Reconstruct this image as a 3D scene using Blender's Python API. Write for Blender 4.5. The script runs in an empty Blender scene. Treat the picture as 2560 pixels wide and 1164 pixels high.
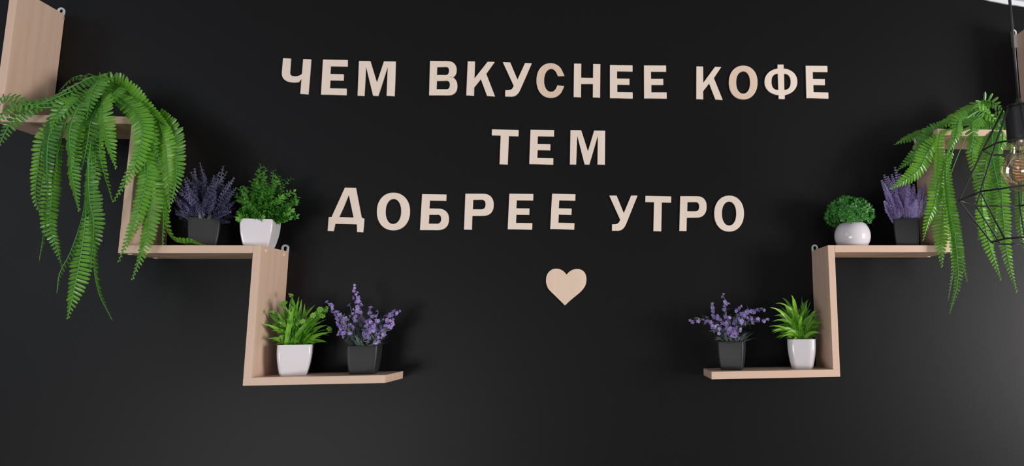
import bpy, bmesh, math, random
from mathutils import Vector, Matrix
from math import sin, cos, pi, radians

# ------------------------------------------------------------------ camera
SC = bpy.context.scene
COL = SC.collection
Z0 = 1.5                                   # eye height above the floor
FPX, PX, PY = 1658.9, 1692.3, 579.7        # focal length / principal point for a 2560 x 1164 frame
YAW, PITCH, ROLL = 0.1048, 0.1383, 0.0114
DCAM = 1.5713
CAM = Vector((0, -DCAM, Z0))
F = Vector((sin(YAW) * cos(PITCH), cos(YAW) * cos(PITCH), sin(PITCH)))
R0 = Vector((cos(YAW), -sin(YAW), 0))
D0 = F.cross(R0)
RIGHT = R0 * cos(ROLL) + D0 * sin(ROLL)
DOWN = R0 * -sin(ROLL) + D0 * cos(ROLL)
cd = bpy.data.cameras.new('camera')
cam = bpy.data.objects.new('camera', cd)
COL.objects.link(cam)
m = Matrix((RIGHT, -DOWN, -F)).transposed().to_4x4()
m.translation = CAM
cam.matrix_world = m
cd.sensor_width = 36
cd.lens = FPX / 2560 * 36
cd.shift_x = (1280 - PX) / 2560
cd.shift_y = (PY - 582) / 2560
cd.clip_start = 0.02
SC.camera = cam

# ------------------------------------------------------------------ world, light, exposure
W = bpy.data.worlds.new('world')
SC.world = W
W.use_nodes = True
bg = W.node_tree.nodes['Background']
bg.inputs[0].default_value = (0.80, 0.88, 1.0, 1)
bg.inputs[1].default_value = 0.23

def area(name, loc, target, sx, sy, power, color=(1, 1, 1)):
    ld = bpy.data.lights.new(name, 'AREA')
    ld.shape = 'RECTANGLE'
    ld.size, ld.size_y, ld.energy, ld.color = sx, sy, power, color
    o = bpy.data.objects.new(name, ld)
    COL.objects.link(o)
    o.location = loc
    o.rotation_euler = (Vector(target) - Vector(loc)).to_track_quat('-Z', 'Y').to_euler()
    return o
area('window_daylight_right', (3.9, -2.5, 1.35), (0.0, 0, 1.5), 1.3, 1.4, 165, (1.0, 0.96, 0.94))
area('low_front_fill', (-2.3, -4.2, 0.5), (-0.2, 0, 1.6), 1.7, 1.0, 52, (1.0, 0.97, 0.97))  # added low fill for shelf fronts and undersides; no door known there
area('window_daylight_left', (-3.4, -2.6, 2.2), (0.4, 0, 1.6), 0.9, 1.3, 10, (0.86, 0.94, 1.0))
SC.view_settings.view_transform = 'Standard'
SC.view_settings.look = 'None'
SC.view_settings.exposure = 0.1
SC.view_settings.gamma = 1
SC.view_settings.use_curve_mapping = False

# ------------------------------------------------------------------ helpers
def at(u, v, y):
    """point on the plane y = const that the photograph shows at pixel u, v"""
    d = RIGHT * ((u - PX) / FPX) + DOWN * ((v - PY) / FPX) + F
    return CAM + d * ((y - CAM.y) / d.y)

def mpp(p):
    """metres per pixel at world point p"""
    return (Vector(p) - CAM).dot(F) / FPX

def material(name, color, rough=0.5, spec=0.5, metal=0.0, build=None):
    mt = bpy.data.materials.new(name)
    mt.use_nodes = True
    b = mt.node_tree.nodes['Principled BSDF']
    b.inputs['Base Color'].default_value = (*color, 1)
    b.inputs['Roughness'].default_value = rough
    b.inputs['Specular IOR Level'].default_value = spec
    b.inputs['Metallic'].default_value = metal
    if build:
        build(mt.node_tree, b)
    return mt

def N(nt, t, **kw):
    n = nt.nodes.new(t)
    for k, v in kw.items():
        setattr(n, k, v)
    return n

def bump(nt, b, height, strength, dist):
    bp = N(nt, 'ShaderNodeBump')
    bp.inputs['Strength'].default_value = strength
    bp.inputs['Distance'].default_value = dist
    nt.links.new(height, bp.inputs['Height'])
    nt.links.new(bp.outputs[0], b.inputs['Normal'])

def ramp(nt, fac, stops):
    r = N(nt, 'ShaderNodeValToRGB')
    e = r.color_ramp.elements
    while len(e) < len(stops):
        e.new(0.5)
    for el, (p, c) in zip(e, stops):
        el.position = p
        el.color = (*c, 1)
    nt.links.new(fac, r.inputs[0])
    return r.outputs[0]

def wood(c1, c2, c3, axis, scale):
    def f(nt, b):
        tc = N(nt, 'ShaderNodeTexCoord')
        mp = N(nt, 'ShaderNodeMapping')
        s = [70 * scale] * 3
        s[axis] = 2.2 * scale
        mp.inputs['Scale'].default_value = s
        nt.links.new(tc.outputs['Object'], mp.inputs[0])
        n1 = N(nt, 'ShaderNodeTexNoise')
        n1.inputs['Scale'].default_value = 1.0
        n1.inputs['Detail'].default_value = 5
        n1.inputs['Distortion'].default_value = 0.3
        nt.links.new(mp.outputs[0], n1.inputs[0])
        nt.links.new(ramp(nt, n1.outputs[0], [(0.25, c1), (0.52, c2), (0.75, c3)]), b.inputs['Base Color'])
        bump(nt, b, n1.outputs[0], 0.08, 0.001)
    return f

def leafy(c1, c2, trans, rough=0.35, tcol=None):
    """leaf: colour differs a little from piece to piece; part of the light passes through"""
    def f(nt, b):
        oi = N(nt, 'ShaderNodeObjectInfo')
        tc = N(nt, 'ShaderNodeTexCoord')
        n1 = N(nt, 'ShaderNodeTexNoise')
        n1.inputs['Scale'].default_value = 60
        nt.links.new(tc.outputs['Object'], n1.inputs[0])
        mx = N(nt, 'ShaderNodeMath', operation='MULTIPLY_ADD')
        nt.links.new(n1.outputs[0], mx.inputs[0])
        mx.inputs[1].default_value = 0.5
        m2 = N(nt, 'ShaderNodeMath', operation='MULTIPLY')
        nt.links.new(oi.outputs['Random'], m2.inputs[0])
        m2.inputs[1].default_value = 0.6
        nt.links.new(m2.outputs[0], mx.inputs[2])
        col = ramp(nt, mx.outputs[0], [(0.1, c1), (0.85, c2)])
        nt.links.new(col, b.inputs['Base Color'])
        if trans:
            tr = N(nt, 'ShaderNodeBsdfTranslucent')
            if tcol:
                tr.inputs[0].default_value = (*tcol, 1)
            else:
                nt.links.new(col, tr.inputs[0])
            ms = N(nt, 'ShaderNodeMixShader')
            ms.inputs[0].default_value = trans
            nt.links.new(b.outputs[0], ms.inputs[1])
            nt.links.new(tr.outputs[0], ms.inputs[2])
            nt.links.new(ms.outputs[0], nt.nodes['Material Output'].inputs[0])
    return f

def plaster(nt, b):
    tc = N(nt, 'ShaderNodeTexCoord')
    n1 = N(nt, 'ShaderNodeTexNoise')
    n1.inputs['Scale'].default_value = 240
    n1.inputs['Detail'].default_value = 4
    nt.links.new(tc.outputs['Object'], n1.inputs[0])
    bump(nt, b, n1.outputs[0], 0.08, 0.001)

W1, W2, W3 = (0.575, 0.395, 0.290), (0.635, 0.445, 0.335), (0.675, 0.485, 0.37)
M = {
    'wall': material('charcoal_wall_paint', (0.0050, 0.0051, 0.0056), 0.43, 0.17, build=plaster),
    'white_paint': material('white_ceiling_paint', (0.72, 0.73, 0.76), 0.7, 0.3, build=plaster),
    'floor': material('grey_floor', (0.30, 0.28, 0.26), 0.5, 0.4, build=plaster),
    'wood_h': material('light_oak_board_horizontal', W2, 0.42, 0.4, build=wood(W1, W2, W3, 0, 1)),
    'wood_v': material('light_oak_board_vertical', W2, 0.42, 0.4, build=wood(W1, W2, W3, 2, 1)),
    'plug': material('pale_screw_cap', (0.80, 0.56, 0.38), 0.4),
    'hook': material('translucent_white_plastic', (0.62, 0.62, 0.64), 0.3),
    'ply': material('birch_plywood', (0.75, 0.60, 0.47), 0.6, 0.3,
                    build=wood((0.76, 0.63, 0.52), (0.80, 0.67, 0.57), (0.83, 0.71, 0.61), 2, 0.6)),
    'ply_tan': material('tan_plywood', (0.72, 0.56, 0.43), 0.6, 0.3,
                        build=wood((0.68, 0.51, 0.39), (0.72, 0.55, 0.425), (0.74, 0.58, 0.45), 2, 0.6)),
    'white_pot': material('white_glazed_ceramic', (0.68, 0.64, 0.665), 0.12, 0.5),
    'dark_pot': material('dark_grey_pot', (0.023, 0.022, 0.023), 0.45, 0.35),
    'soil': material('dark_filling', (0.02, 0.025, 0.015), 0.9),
    'fern': material('fern_green', (0.08, 0.3, 0.04), 0.3, 0.5, build=leafy((0.020, 0.120, 0.020), (0.165, 0.44, 0.032), 0.28, tcol=(0.25, 0.60, 0.03))),
    'fern_stem': material('fern_midrib', (0.07, 0.25, 0.04), 0.4),
    'boxleaf': material('sprig_green', (0.05, 0.2, 0.03), 0.4, build=leafy((0.036, 0.19, 0.030), (0.16, 0.46, 0.055), 0.2)),
    'blade': material('bright_blade_green', (0.1, 0.35, 0.03), 0.35, build=leafy((0.055, 0.26, 0.02), (0.25, 0.55, 0.04), 0.25)),
    'bud': material('yellow_green_bud', (0.3, 0.5, 0.08), 0.4, build=leafy((0.10, 0.32, 0.03), (0.28, 0.50, 0.07), 0.2)),
    'grass': material('grass_green', (0.1, 0.35, 0.03), 0.35, build=leafy((0.050, 0.22, 0.02), (0.26, 0.55, 0.04), 0.3)),
    'ball': material('ball_green', (0.05, 0.25, 0.05), 0.4, build=leafy((0.020, 0.125, 0.022), (0.07, 0.30, 0.04), 0.15)),
    'sage': material('grey_green_leaf', (0.08, 0.12, 0.09), 0.6, build=leafy((0.06, 0.09, 0.085), (0.18, 0.24, 0.21), 0.1)),
    'lav_dusk': material('dusky_lavender', (0.1, 0.09, 0.2), 0.7, 0.2, build=leafy((0.075, 0.072, 0.145), (0.19, 0.17, 0.33), 0.1)),
    'lav_spike': material('soft_violet', (0.2, 0.15, 0.35), 0.7, 0.2, build=leafy((0.32, 0.245, 0.50), (0.62, 0.50, 0.84), 0.15)),
    'lav_flower': material('bright_violet_petal', (0.3, 0.2, 0.6), 0.6, 0.2, build=leafy((0.17, 0.115, 0.36), (0.44, 0.32, 0.66), 0.15)),
    'black': material('black_lamp_metal', (0.018, 0.018, 0.019), 0.4, 0.5),
    'copper': material('copper_filament', (0.95, 0.52, 0.33), 0.35, metal=0.5),
    'steel': material('bulb_screw_cap', (0.6, 0.6, 0.6), 0.3, metal=1.0),
}
def glass():
    mt = bpy.data.materials.new('amber_bulb_glass')
    mt.use_nodes = True
    nt = mt.node_tree
    nt.nodes.remove(nt.nodes['Principled BSDF'])
    tr = N(nt, 'ShaderNodeBsdfTransparent')
    tr.inputs[0].default_value = (0.90, 0.83, 0.74, 1)
    gl = N(nt, 'ShaderNodeBsdfGlossy')
    gl.inputs[0].default_value = (1, 0.93, 0.84, 1)
    gl.inputs['Roughness'].default_value = 0.04
    lw = N(nt, 'ShaderNodeLayerWeight')
    lw.inputs[0].default_value = 0.35
    mp = N(nt, 'ShaderNodeMath', operation='MULTIPLY_ADD')
    mp.inputs[1].default_value = 0.55
    mp.inputs[2].default_value = 0.10
    nt.links.new(lw.outputs['Facing'], mp.inputs[0])
    ms = N(nt, 'ShaderNodeMixShader')
    nt.links.new(mp.outputs[0], ms.inputs[0])
    nt.links.new(tr.outputs[0], ms.inputs[1])
    nt.links.new(gl.outputs[0], ms.inputs[2])
    nt.links.new(ms.outputs[0], nt.nodes['Material Output'].inputs[0])
    return mt
M['glass'] = glass()

class MB:
    """collects verts and faces, then links ONE mesh object"""
    def __init__(s):
        s.v, s.f = [], []
    def add(s, vs, fs):
        k = len(s.v)
        s.v += [tuple(v) for v in vs]
        s.f += [tuple(i + k for i in f) for f in fs]
    def box(s, x0, x1, y0, y1, z0, z1):
        s.add([(x, y, z) for x in (x0, x1) for y in (y0, y1) for z in (z0, z1)],
              [(0, 1, 3, 2), (4, 6, 7, 5), (0, 4, 5, 1), (2, 3, 7, 6), (0, 2, 6, 4), (1, 5, 7, 3)])
    def tube(s, pts, radii, n=6, cap=True):
        pts = [Vector(p) for p in pts]
        if not hasattr(radii, '__len__'):
            radii = [radii] * len(pts)
        k = len(s.v)
        for i, p in enumerate(pts):
            t = (pts[min(i + 1, len(pts) - 1)] - pts[max(i - 1, 0)]).normalized()
            a = Vector((0, 0, 1)) if abs(t.z) < 0.8 else Vector((1, 0, 0))
            u = t.cross(a).normalized()
            w = t.cross(u)
            for j in range(n):
                q = p + (u * cos(2 * pi * j / n) + w * sin(2 * pi * j / n)) * radii[i]
                s.v.append(tuple(q))
        for i in range(len(pts) - 1):
            for j in range(n):
                a, b = k + i * n + j, k + i * n + (j + 1) % n
                s.f.append((a, b, b + n, a + n))
        if cap:
            s.f.append(tuple(range(k + n - 1, k - 1, -1)))
            e = k + (len(pts) - 1) * n
            s.f.append(tuple(range(e, e + n)))
    def lathe(s, prof, n=32, c=(0, 0, 0), sect=None, closed=True):
        """prof: list of (r, z); sect(angle) gives a radius factor"""
        k = len(s.v)
        for r, z in prof:
            for j in range(n):
                a = 2 * pi * j / n
                q = r * (sect(a) if sect else 1)
                s.v.append((c[0] + q * cos(a), c[1] + q * sin(a), c[2] + z))
        for i in range(len(prof) - 1):
            for j in range(n):
                a, b = k + i * n + j, k + i * n + (j + 1) % n
                s.f.append((a, b, b + n, a + n))
        if closed:
            s.f.append(tuple(range(k + n - 1, k - 1, -1)))
            e = k + (len(prof) - 1) * n
            s.f.append(tuple(range(e, e + n)))
    def build(s, name, mat, parent=None, smooth=False, loc=(0, 0, 0), bevel=0):
        me = bpy.data.meshes.new(name)
        me.from_pydata(s.v, [], s.f)
        me.materials.append(mat)
        if bevel:
            bm = bmesh.new()
            bm.from_mesh(me)
            bmesh.ops.bevel(bm, geom=bm.edges[:], offset=bevel, segments=2, affect='EDGES')
            bm.to_mesh(me)
            bm.free()
        if smooth:
            me.polygons.foreach_set('use_smooth', [True] * len(me.polygons))
        me.update()
        return link(name, me, parent, loc)

def link(name, me, parent=None, loc=(0, 0, 0), rot=(0, 0, 0), sc=1.0):
    o = bpy.data.objects.new(name, me)
    COL.objects.link(o)
    o.location = loc
    o.rotation_euler = rot
    o.scale = (sc, sc, sc)
    if parent:
        o.parent = parent
    return o

def tag(o, label, cat, group=None):
    o['label'] = label
    o['category'] = cat
    if group:
        o['group'] = group
    return o

def thing(name, loc, label, cat, group=None):
    return tag(link(name, None, None, loc), label, cat, group)

def spline(pts, n):
    """Catmull-Rom resampling, equal steps"""
    P = [Vector(p) for p in pts]
    P = [P[0] * 2 - P[1]] + P + [P[-1] * 2 - P[-2]]
    out = []
    for i in range(1, len(P) - 2):
        a, b, c, d = P[i - 1:i + 3]
        for k in range(16):
            t = k / 16
            out.append(0.5 * (2 * b + (c - a) * t + (2 * a - 5 * b + 4 * c - d) * t * t + (3 * b - a - 3 * c + d) * t ** 3))
    out.append(P[-2])
    L = [0]
    for i in range(1, len(out)):
        L.append(L[-1] + (out[i] - out[i - 1]).length)
    res, j = [], 0
    for k in range(n):
        s = L[-1] * k / (n - 1)
        while j < len(L) - 2 and L[j + 1] < s:
            j += 1
        t = (s - L[j]) / max(L[j + 1] - L[j], 1e-9)
        res.append(out[j].lerp(out[j + 1], min(t, 1)))
    return res, L[-1]

# ------------------------------------------------------------------ setting
def struct(mb, name, mat):
    o = mb.build(name, mat)
    o['kind'] = 'structure'
    return o
w = MB(); w.box(-3.2, 3.2, 0, 0.12, 0, 3.4)
struct(w, 'wall_back', M['wall'])
w = MB(); w.box(-3.2, 3.2, -4.6, 0, -0.08, 0)
struct(w, 'floor', M['floor'])
# the white sloping ceiling, in view only in the upper right corner, and the ragged strip where the dark paint stops
c0, c1 = at(2472, 2, 0), at(2560, 18, 0)
slope = (c1.z - c0.z) / (c1.x - c0.x)
def cz(x): return c0.z + slope * (x - c0.x)
xa, xb, th, up = -3.2, 3.2, 0.10, 0.012
w = MB()
w.add([(x, y, cz(x) + dz) for x in (xa, xb) for y in (-2.6, 0) for dz in (up, up + th)],
      [(0, 1, 3, 2), (4, 6, 7, 5), (0, 4, 5, 1), (2, 3, 7, 6), (0, 2, 6, 4), (1, 5, 7, 3)])
struct(w, 'ceiling', M['white_paint'])
rnd = random.Random(4)
w = MB()
xs = [0.9 + i * 0.012 for i in range(60)]
st = 0.0
k = 0
for i, x in enumerate(xs):
    if i % 3 == 0:
        st = rnd.uniform(-0.0025, 0.0025)
    zb = cz(x) + st
    w.v += [(x, -0.004, zb), (x, 0, zb), (x, -0.004, cz(x) + up + 0.002), (x, 0, cz(x) + up + 0.002)]
for i in range(len(xs) - 1):
    a = i * 4
    w.f += [(a, a + 4, a + 6, a + 2), (a, a + 1, a + 5, a + 4), (a + 1, a + 3, a + 7, a + 5), (a + 2, a + 6, a + 7, a + 3)]
w.f += [(0, 2, 3, 1), (len(w.v) - 4, len(w.v) - 3, len(w.v) - 1, len(w.v) - 2)]
struct(w, 'trim_1', M['white_paint'])

# ------------------------------------------------------------------ zigzag shelves
DP, T = 0.1206, 0.016
Y0 = -0.0005
def board(name, par, x0, x1, z0, z1, vertical):
    mb = MB()
    cx, cz_ = (x0 + x1) / 2, (z0 + z1) / 2
    mb.box(x0 - cx, x1 - cx, -DP / 2, DP / 2, z0 - cz_, z1 - cz_)
    return mb.build(name, M['wood_v' if vertical else 'wood_h'], par, bevel=0.0006,
                    loc=(cx - par.location.x, Y0 - DP / 2 - par.location.y, cz_ - par.location.z))

def hanger(par, xc, ztop, tail=0.012):
    """flat keyhole hanger on the wall above the back edge of a board"""
    mb = MB()
    n, ro, ri, y0, y1 = 14, 0.0080, 0.0040, -0.0026, -0.0003
    out = [(-ro, -tail)] + [(-ro * cos(pi * i / n), 0.008 + ro * sin(pi * i / n)) for i in range(n + 1)] + [(ro, -tail)]
    inn = [(-ri * 0.7, 0.001)] + [(-ri * cos(pi * i / n), 0.008 + ri * sin(pi * i / n)) for i in range(n + 1)] + [(ri * 0.7, 0.001)]
    m_ = len(out)
    vs = [(x, y, z) for y in (y0, y1) for ring in (out, inn) for x, z in ring]
    fs = []
    for i in range(m_ - 1):
        fs += [(i, i + 1, m_ + i + 1, m_ + i), (2 * m_ + i, 3 * m_ + i, 3 * m_ + i + 1, 2 * m_ + i + 1),
               (i, 2 * m_ + i, 2 * m_ + i + 1, i + 1), (m_ + i, m_ + i + 1, 3 * m_ + i + 1, 3 * m_ + i)]
    fs += [(0, m_, 2 * m_ - 1, m_ - 1), (2 * m_, 3 * m_ - 1, 4 * m_ - 1, 3 * m_), (0, m_ - 1, 3 * m_ - 1, 2 * m_), (m_, 3 * m_, 4 * m_ - 1, 2 * m_ - 1)]
    mb.add(vs, fs)
    o = mb.build('hanger', M['hook'], par, loc=(xc - par.location.x, -par.location.y, ztop - par.location.z))
    o['label'] = 'translucent white keyhole hanger'
    return o

def plug(par, p, axis):
    mb = MB()
    prof = [(0.0042, -0.001), (0.0042, 0.0007), (0.003, 0.0013), (0.001, 0.0016)]
    mb.lathe(prof, 12)
    o = mb.build('screw_cap', M['plug'], par, smooth=True, loc=Vector(p) - par.location)
    o.rotation_euler = {'x': (0, pi / 2, 0), '-x': (0, -pi / 2, 0), '-z': (pi, 0, 0)}[axis]
    return o

def zz(s): return s + Z0
# left unit
L1b, L1t, L2b, L2t, L3b, L3t = [zz(v) for v in (0.4270, 0.4428, 0.1565, 0.1725, -0.1123, -0.0965)]
LA, LB, LC, LE = (-1.2526, -1.2366), (-0.9897, -0.9737), (-0.7313, -0.7153), -0.4550
LAtop = zz(0.7173)
sl = thing('zigzag_shelf', (-0.85, Y0, L3b), 'pale oak zigzag wall shelf stepping down to the right, left of the lettering', 'shelf', 'zigzag wall shelves')
board('upright_board', sl, *LA, L1t, LAtop, True)
board('shelf_board', sl, LA[0], LB[0], L1b, L1t, False)
board('upright_board', sl, *LB, L2t, L1t, True)
board('shelf_board', sl, LB[0], LC[0], L2b, L2t, False)
board('upright_board', sl, *LC, L3t, L2t, True)
board('shelf_board', sl, LC[0], LE, L3b, L3t, False)
for x, z in (((LA[0] + LA[1]) / 2, LAtop), ((LB[0] + LB[1]) / 2, L1t), ((LC[0] + LC[1]) / 2, L2t)):
    hanger(sl, x, z)
for x, z in ((LC[1], (L2b + L2t) / 2), (LB[1], (L1b + L1t) / 2)):
    for y in (-0.1, -0.022):
        plug(sl, (x, y, z - 0.001), 'x')
for x, z in (((LB[0] + LB[1]) / 2 + 0.001, L2b), ((LA[0] + LA[1]) / 2, L1b), ((LC[0] + LC[1]) / 2, L3b)):
    for y in (-0.1, -0.022):
        plug(sl, (x, y, z), '-z')
# right unit
R1b, R1t, R2b, R2t, R3b, R3t = [zz(v) for v in (0.4362, 0.4522, 0.1580, 0.1740, -0.1182, -0.1022)]
RA, RB, RC, RE = (1.0746, 1.0906), (0.7752, 0.7912), (0.4957, 0.5117), 0.2242
RAtop = zz(0.7492)
sr = thing('zigzag_shelf', (0.66, Y0, R3b), 'pale oak zigzag wall shelf stepping down to the left, behind the caged pendant lamp', 'shelf', 'zigzag wall shelves')
board('upright_board', sr, *RA, R1t, RAtop, True)
board('shelf_board', sr, RB[1], RA[1], R1b, R1t, False)
board('upright_board', sr, *RB, R2t, R1t, True)
board('shelf_board', sr, RC[1], RB[1], R2b, R2t, False)
board('upright_board', sr, *RC, R3t, R2t, True)
board('shelf_board', sr, RE, RC[1], R3b, R3t, False)
hanger(sr, RA[0] - 0.0045, RAtop, 0.034)
for x, z in (((RB[0] + RB[1]) / 2, R1t), ((RC[0] + RC[1]) / 2, R2t)):
    hanger(sr, x, z)
for x, z in (((RB[0] + RB[1]) / 2, R2b), ((RA[0] + RA[1]) / 2, R1b)):
    for y in (-0.1, -0.022):
        plug(sr, (x, y, z), '-z')

# ------------------------------------------------------------------ letters and heart
def arc(cx, cy, rx, ry, a0, a1, n=18):
    return [(cx + rx * cos(radians(a0 + (a1 - a0) * i / n)), cy + ry * sin(radians(a0 + (a1 - a0) * i / n))) for i in range(n + 1)]
def sup(cx, cy, rx, ry, a0, a1, n=18, e=0.85):
    """slightly squared arc"""
    o = []
    for i in range(n + 1):
        a = radians(a0 + (a1 - a0) * i / n)
        c, s = cos(a), sin(a)
        o.append((cx + rx * math.copysign(abs(c) ** e, c), cy + ry * math.copysign(abs(s) ** e, s)))
    return o
G = {}
G['Е'] = [[(0, 0), (1, 0), (1, .18), (.325, .18), (.325, .415), (.86, .415), (.86, .59), (.315, .59), (.315, .82), (1, .82), (1, 1), (0, 1)]]
G['М'] = [[(0, 0), (.178, 0), (.195, .85), (.42, 0), (.555, 0), (.79, .85), (.787, 0), (1, 0), (1, 1), (.68, 1), (.512, .385), (.31, 1), (0, 1)]]
G['Ч'] = [[(0, 1), (.275, 1)] + [(.275, .62)] + sup(.47, .62, .195, .125, 180, 285, 10) + [(.62, .515), (.72, .57), (.72, 1), (1, 1), (1, 0), (.72, 0), (.72, .42), (.62, .355)]
          + sup(.42, .60, .42, .28, 300, 180, 14)]
G['В'] = [[(0, 0), (.66, 0)] + sup(.66, .275, .34, .275, -90, 90 - 8, 16) + [(.77, .515)] + sup(.62, .745, .345, .255, -58, 90, 16) + [(0, 1)],
          [(.255, .175), (.62, .175)] + sup(.62, .30, .115, .125, -90, 90, 12) + [(.255, .425)],
          [(.255, .59), (.58, .59)] + sup(.58, .71, .115, .12, -90, 90, 12) + [(.255, .83)]]
G['К'] = [[(0, 0), (.262, 0), (.262, .25), (.50, .485), (.725, 0), (1, 0), (.69, .655), (1, 1), (.745, 1), (.27, .50), (.27, 1), (0, 1)]]
G['У'] = [[(0, 1), (.26, 1), (.513, .5), (.77, 1), (1, 1), (.635, .27), (.565, .14), (.50, .07), (.42, .02), (.32, 0), (.095, 0), (.097, .18), (.22, .185), (.30, .205), (.35, .25), (.385, .31)]]
G['С'] = [arc(.5, .5, .5, .5, 29, 331, 44)[0:1] + sup(.50, .5, .5, .5, 40, 322, 40, .92) + [(.985, .335), (.745, .36)] + sup(.515, .505, .24, .333, -36, -324, 36, .92) + [(.765, .622), (.995, .64)]]
G['С'] = [[(.995, .64)] + sup(.50, .5, .5, .5, 42, 320, 40, .94) + [(.985, .335), (.745, .362)] + sup(.515, .505, .245, .333, 322, 38, 36, .94) + [(.765, .622)]]
G['Н'] = [[(0, 0), (.275, 0), (.275, .40), (.725, .40), (.725, 0), (1, 0), (1, 1), (.725, 1), (.725, .58), (.275, .58), (.275, 1), (0, 1)]]
G['О'] = [sup(.5, .5, .5, .5, 0, 360, 48, .93)[:-1], sup(.498, .5, .242, .332, 0, 360, 40, .93)[:-1]]
G['Ф'] = [[(.395, 1), (.58, 1), (.58, .885)] + sup(.5, .498, .5, .39, 80, -74, 24, .93) + [(.615, .108), (.615, 0), (.43, 0), (.43, .108)] + sup(.5, .498, .5, .39, 262, 102, 24, .93) + [(.395, .885)],
          [(.405, .735)] + sup(.405, .497, .195, .238, 100, 262, 14) + [(.42, .258)],
          [(.592, .735)] + sup(.592, .497, .205, .238, 80, -84, 14) + [(.602, .258)]]
G['Т'] = [[(.335, 0), (.64, 0), (.64, .825), (1, .825), (1, 1), (0, 1), (0, .825), (.335, .825)]]
def sc_(pts, x0, x1, y0, y1): return [((x - x0) / (x1 - x0), (y1 - y) / (y1 - y0)) for x, y in pts]
G['Д'] = [sc_([(345, 103), (497, 108), (575, 520), (612, 535), (597, 723), (515, 720), (512, 615), (207, 605), (185, 708), (105, 705), (120, 515), (160, 512)], 105, 612, 103, 723),
          sc_([(400, 205), (465, 520), (260, 515)], 105, 612, 103, 723)]
G['Б'] = [[(0, 1), (.88, 1), (.88, .825), (.285, .825), (.285, .60), (.60, .60)] + sup(.60, .30, .40, .30, 90, -90, 20) + [(0, 0)],
          [(.29, .43), (.58, .43)] + sup(.58, .305, .15, .128, 90, -90, 12) + [(.29, .178)]]
G['Р'] = [[(0, 0), (.265, 0), (.265, .385), (.62, .385)] + sup(.62, .693, .38, .308, -90, 90, 20) + [(0, 1)],
          [(.275, .565), (.58, .565)] + sup(.58, .70, .14, .133, -90, 90, 12) + [(.275, .833)]]
HL = [(1283, 248), (1210, 165), (1120, 110), (1020, 90), (920, 105), (830, 165), (768, 260), (745, 390), (757, 510), (805, 625), (880, 712), (1000, 828), (1120, 948), (1240, 1068)]
HR = [(1240, 1068), (1350, 962), (1480, 850), (1620, 735), (1725, 622), (1785, 510), (1805, 380), (1790, 260), (1740, 170), (1650, 113), (1545, 98), (1440, 120), (1350, 175), (1283, 248)]
hp = []
for side in (HL, HR):
    q_, _ = spline([((x - 745) / 1060, 0, (1068 - y) / 978) for x, y in side], 44)
    hp += [(p.x, p.z) for p in q_[:-1]]
G['heart'] = [hp]

def flat(name, loops, quad, label, cat, group=None, thick=0.004, mat='ply'):
    TL, TR, BR, BL = [at(u, v, -thick) for u, v in quad]
    def mp(x, y):
        return BL.lerp(BR, x).lerp(TL.lerp(TR, x), y)
    base = BL.lerp(BR, 0.5)
    cu = bpy.data.curves.new(name, 'CURVE')
    cu.dimensions = '2D'
    cu.fill_mode = 'BOTH'
    cu.extrude = thick / 2 - 0.0003
    cu.bevel_depth = 0.0003
    cu.offset = -0.0003
    for lp in loops:
        s = cu.splines.new('POLY')
        s.points.add(len(lp) - 1)
        for pt, (x, y) in zip(s.points, lp):
            q = mp(x, y)
            pt.co = (q.x - base.x, q.z - base.z, 0, 1)
        s.use_cyclic_u = True
    tmp = bpy.data.objects.new('tmp', cu)
    me = bpy.data.meshes.new_from_object(tmp)
    bpy.data.objects.remove(tmp)
    bpy.data.curves.remove(cu)
    me.transform(Matrix.Rotation(pi / 2, 4, 'X'))
    me.name = name
    me.materials.clear()
    me.materials.append(M[mat])
    o = link(name, me, None, (base.x, -thick / 2, base.z))
    return tag(o, label, cat, group)

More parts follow.
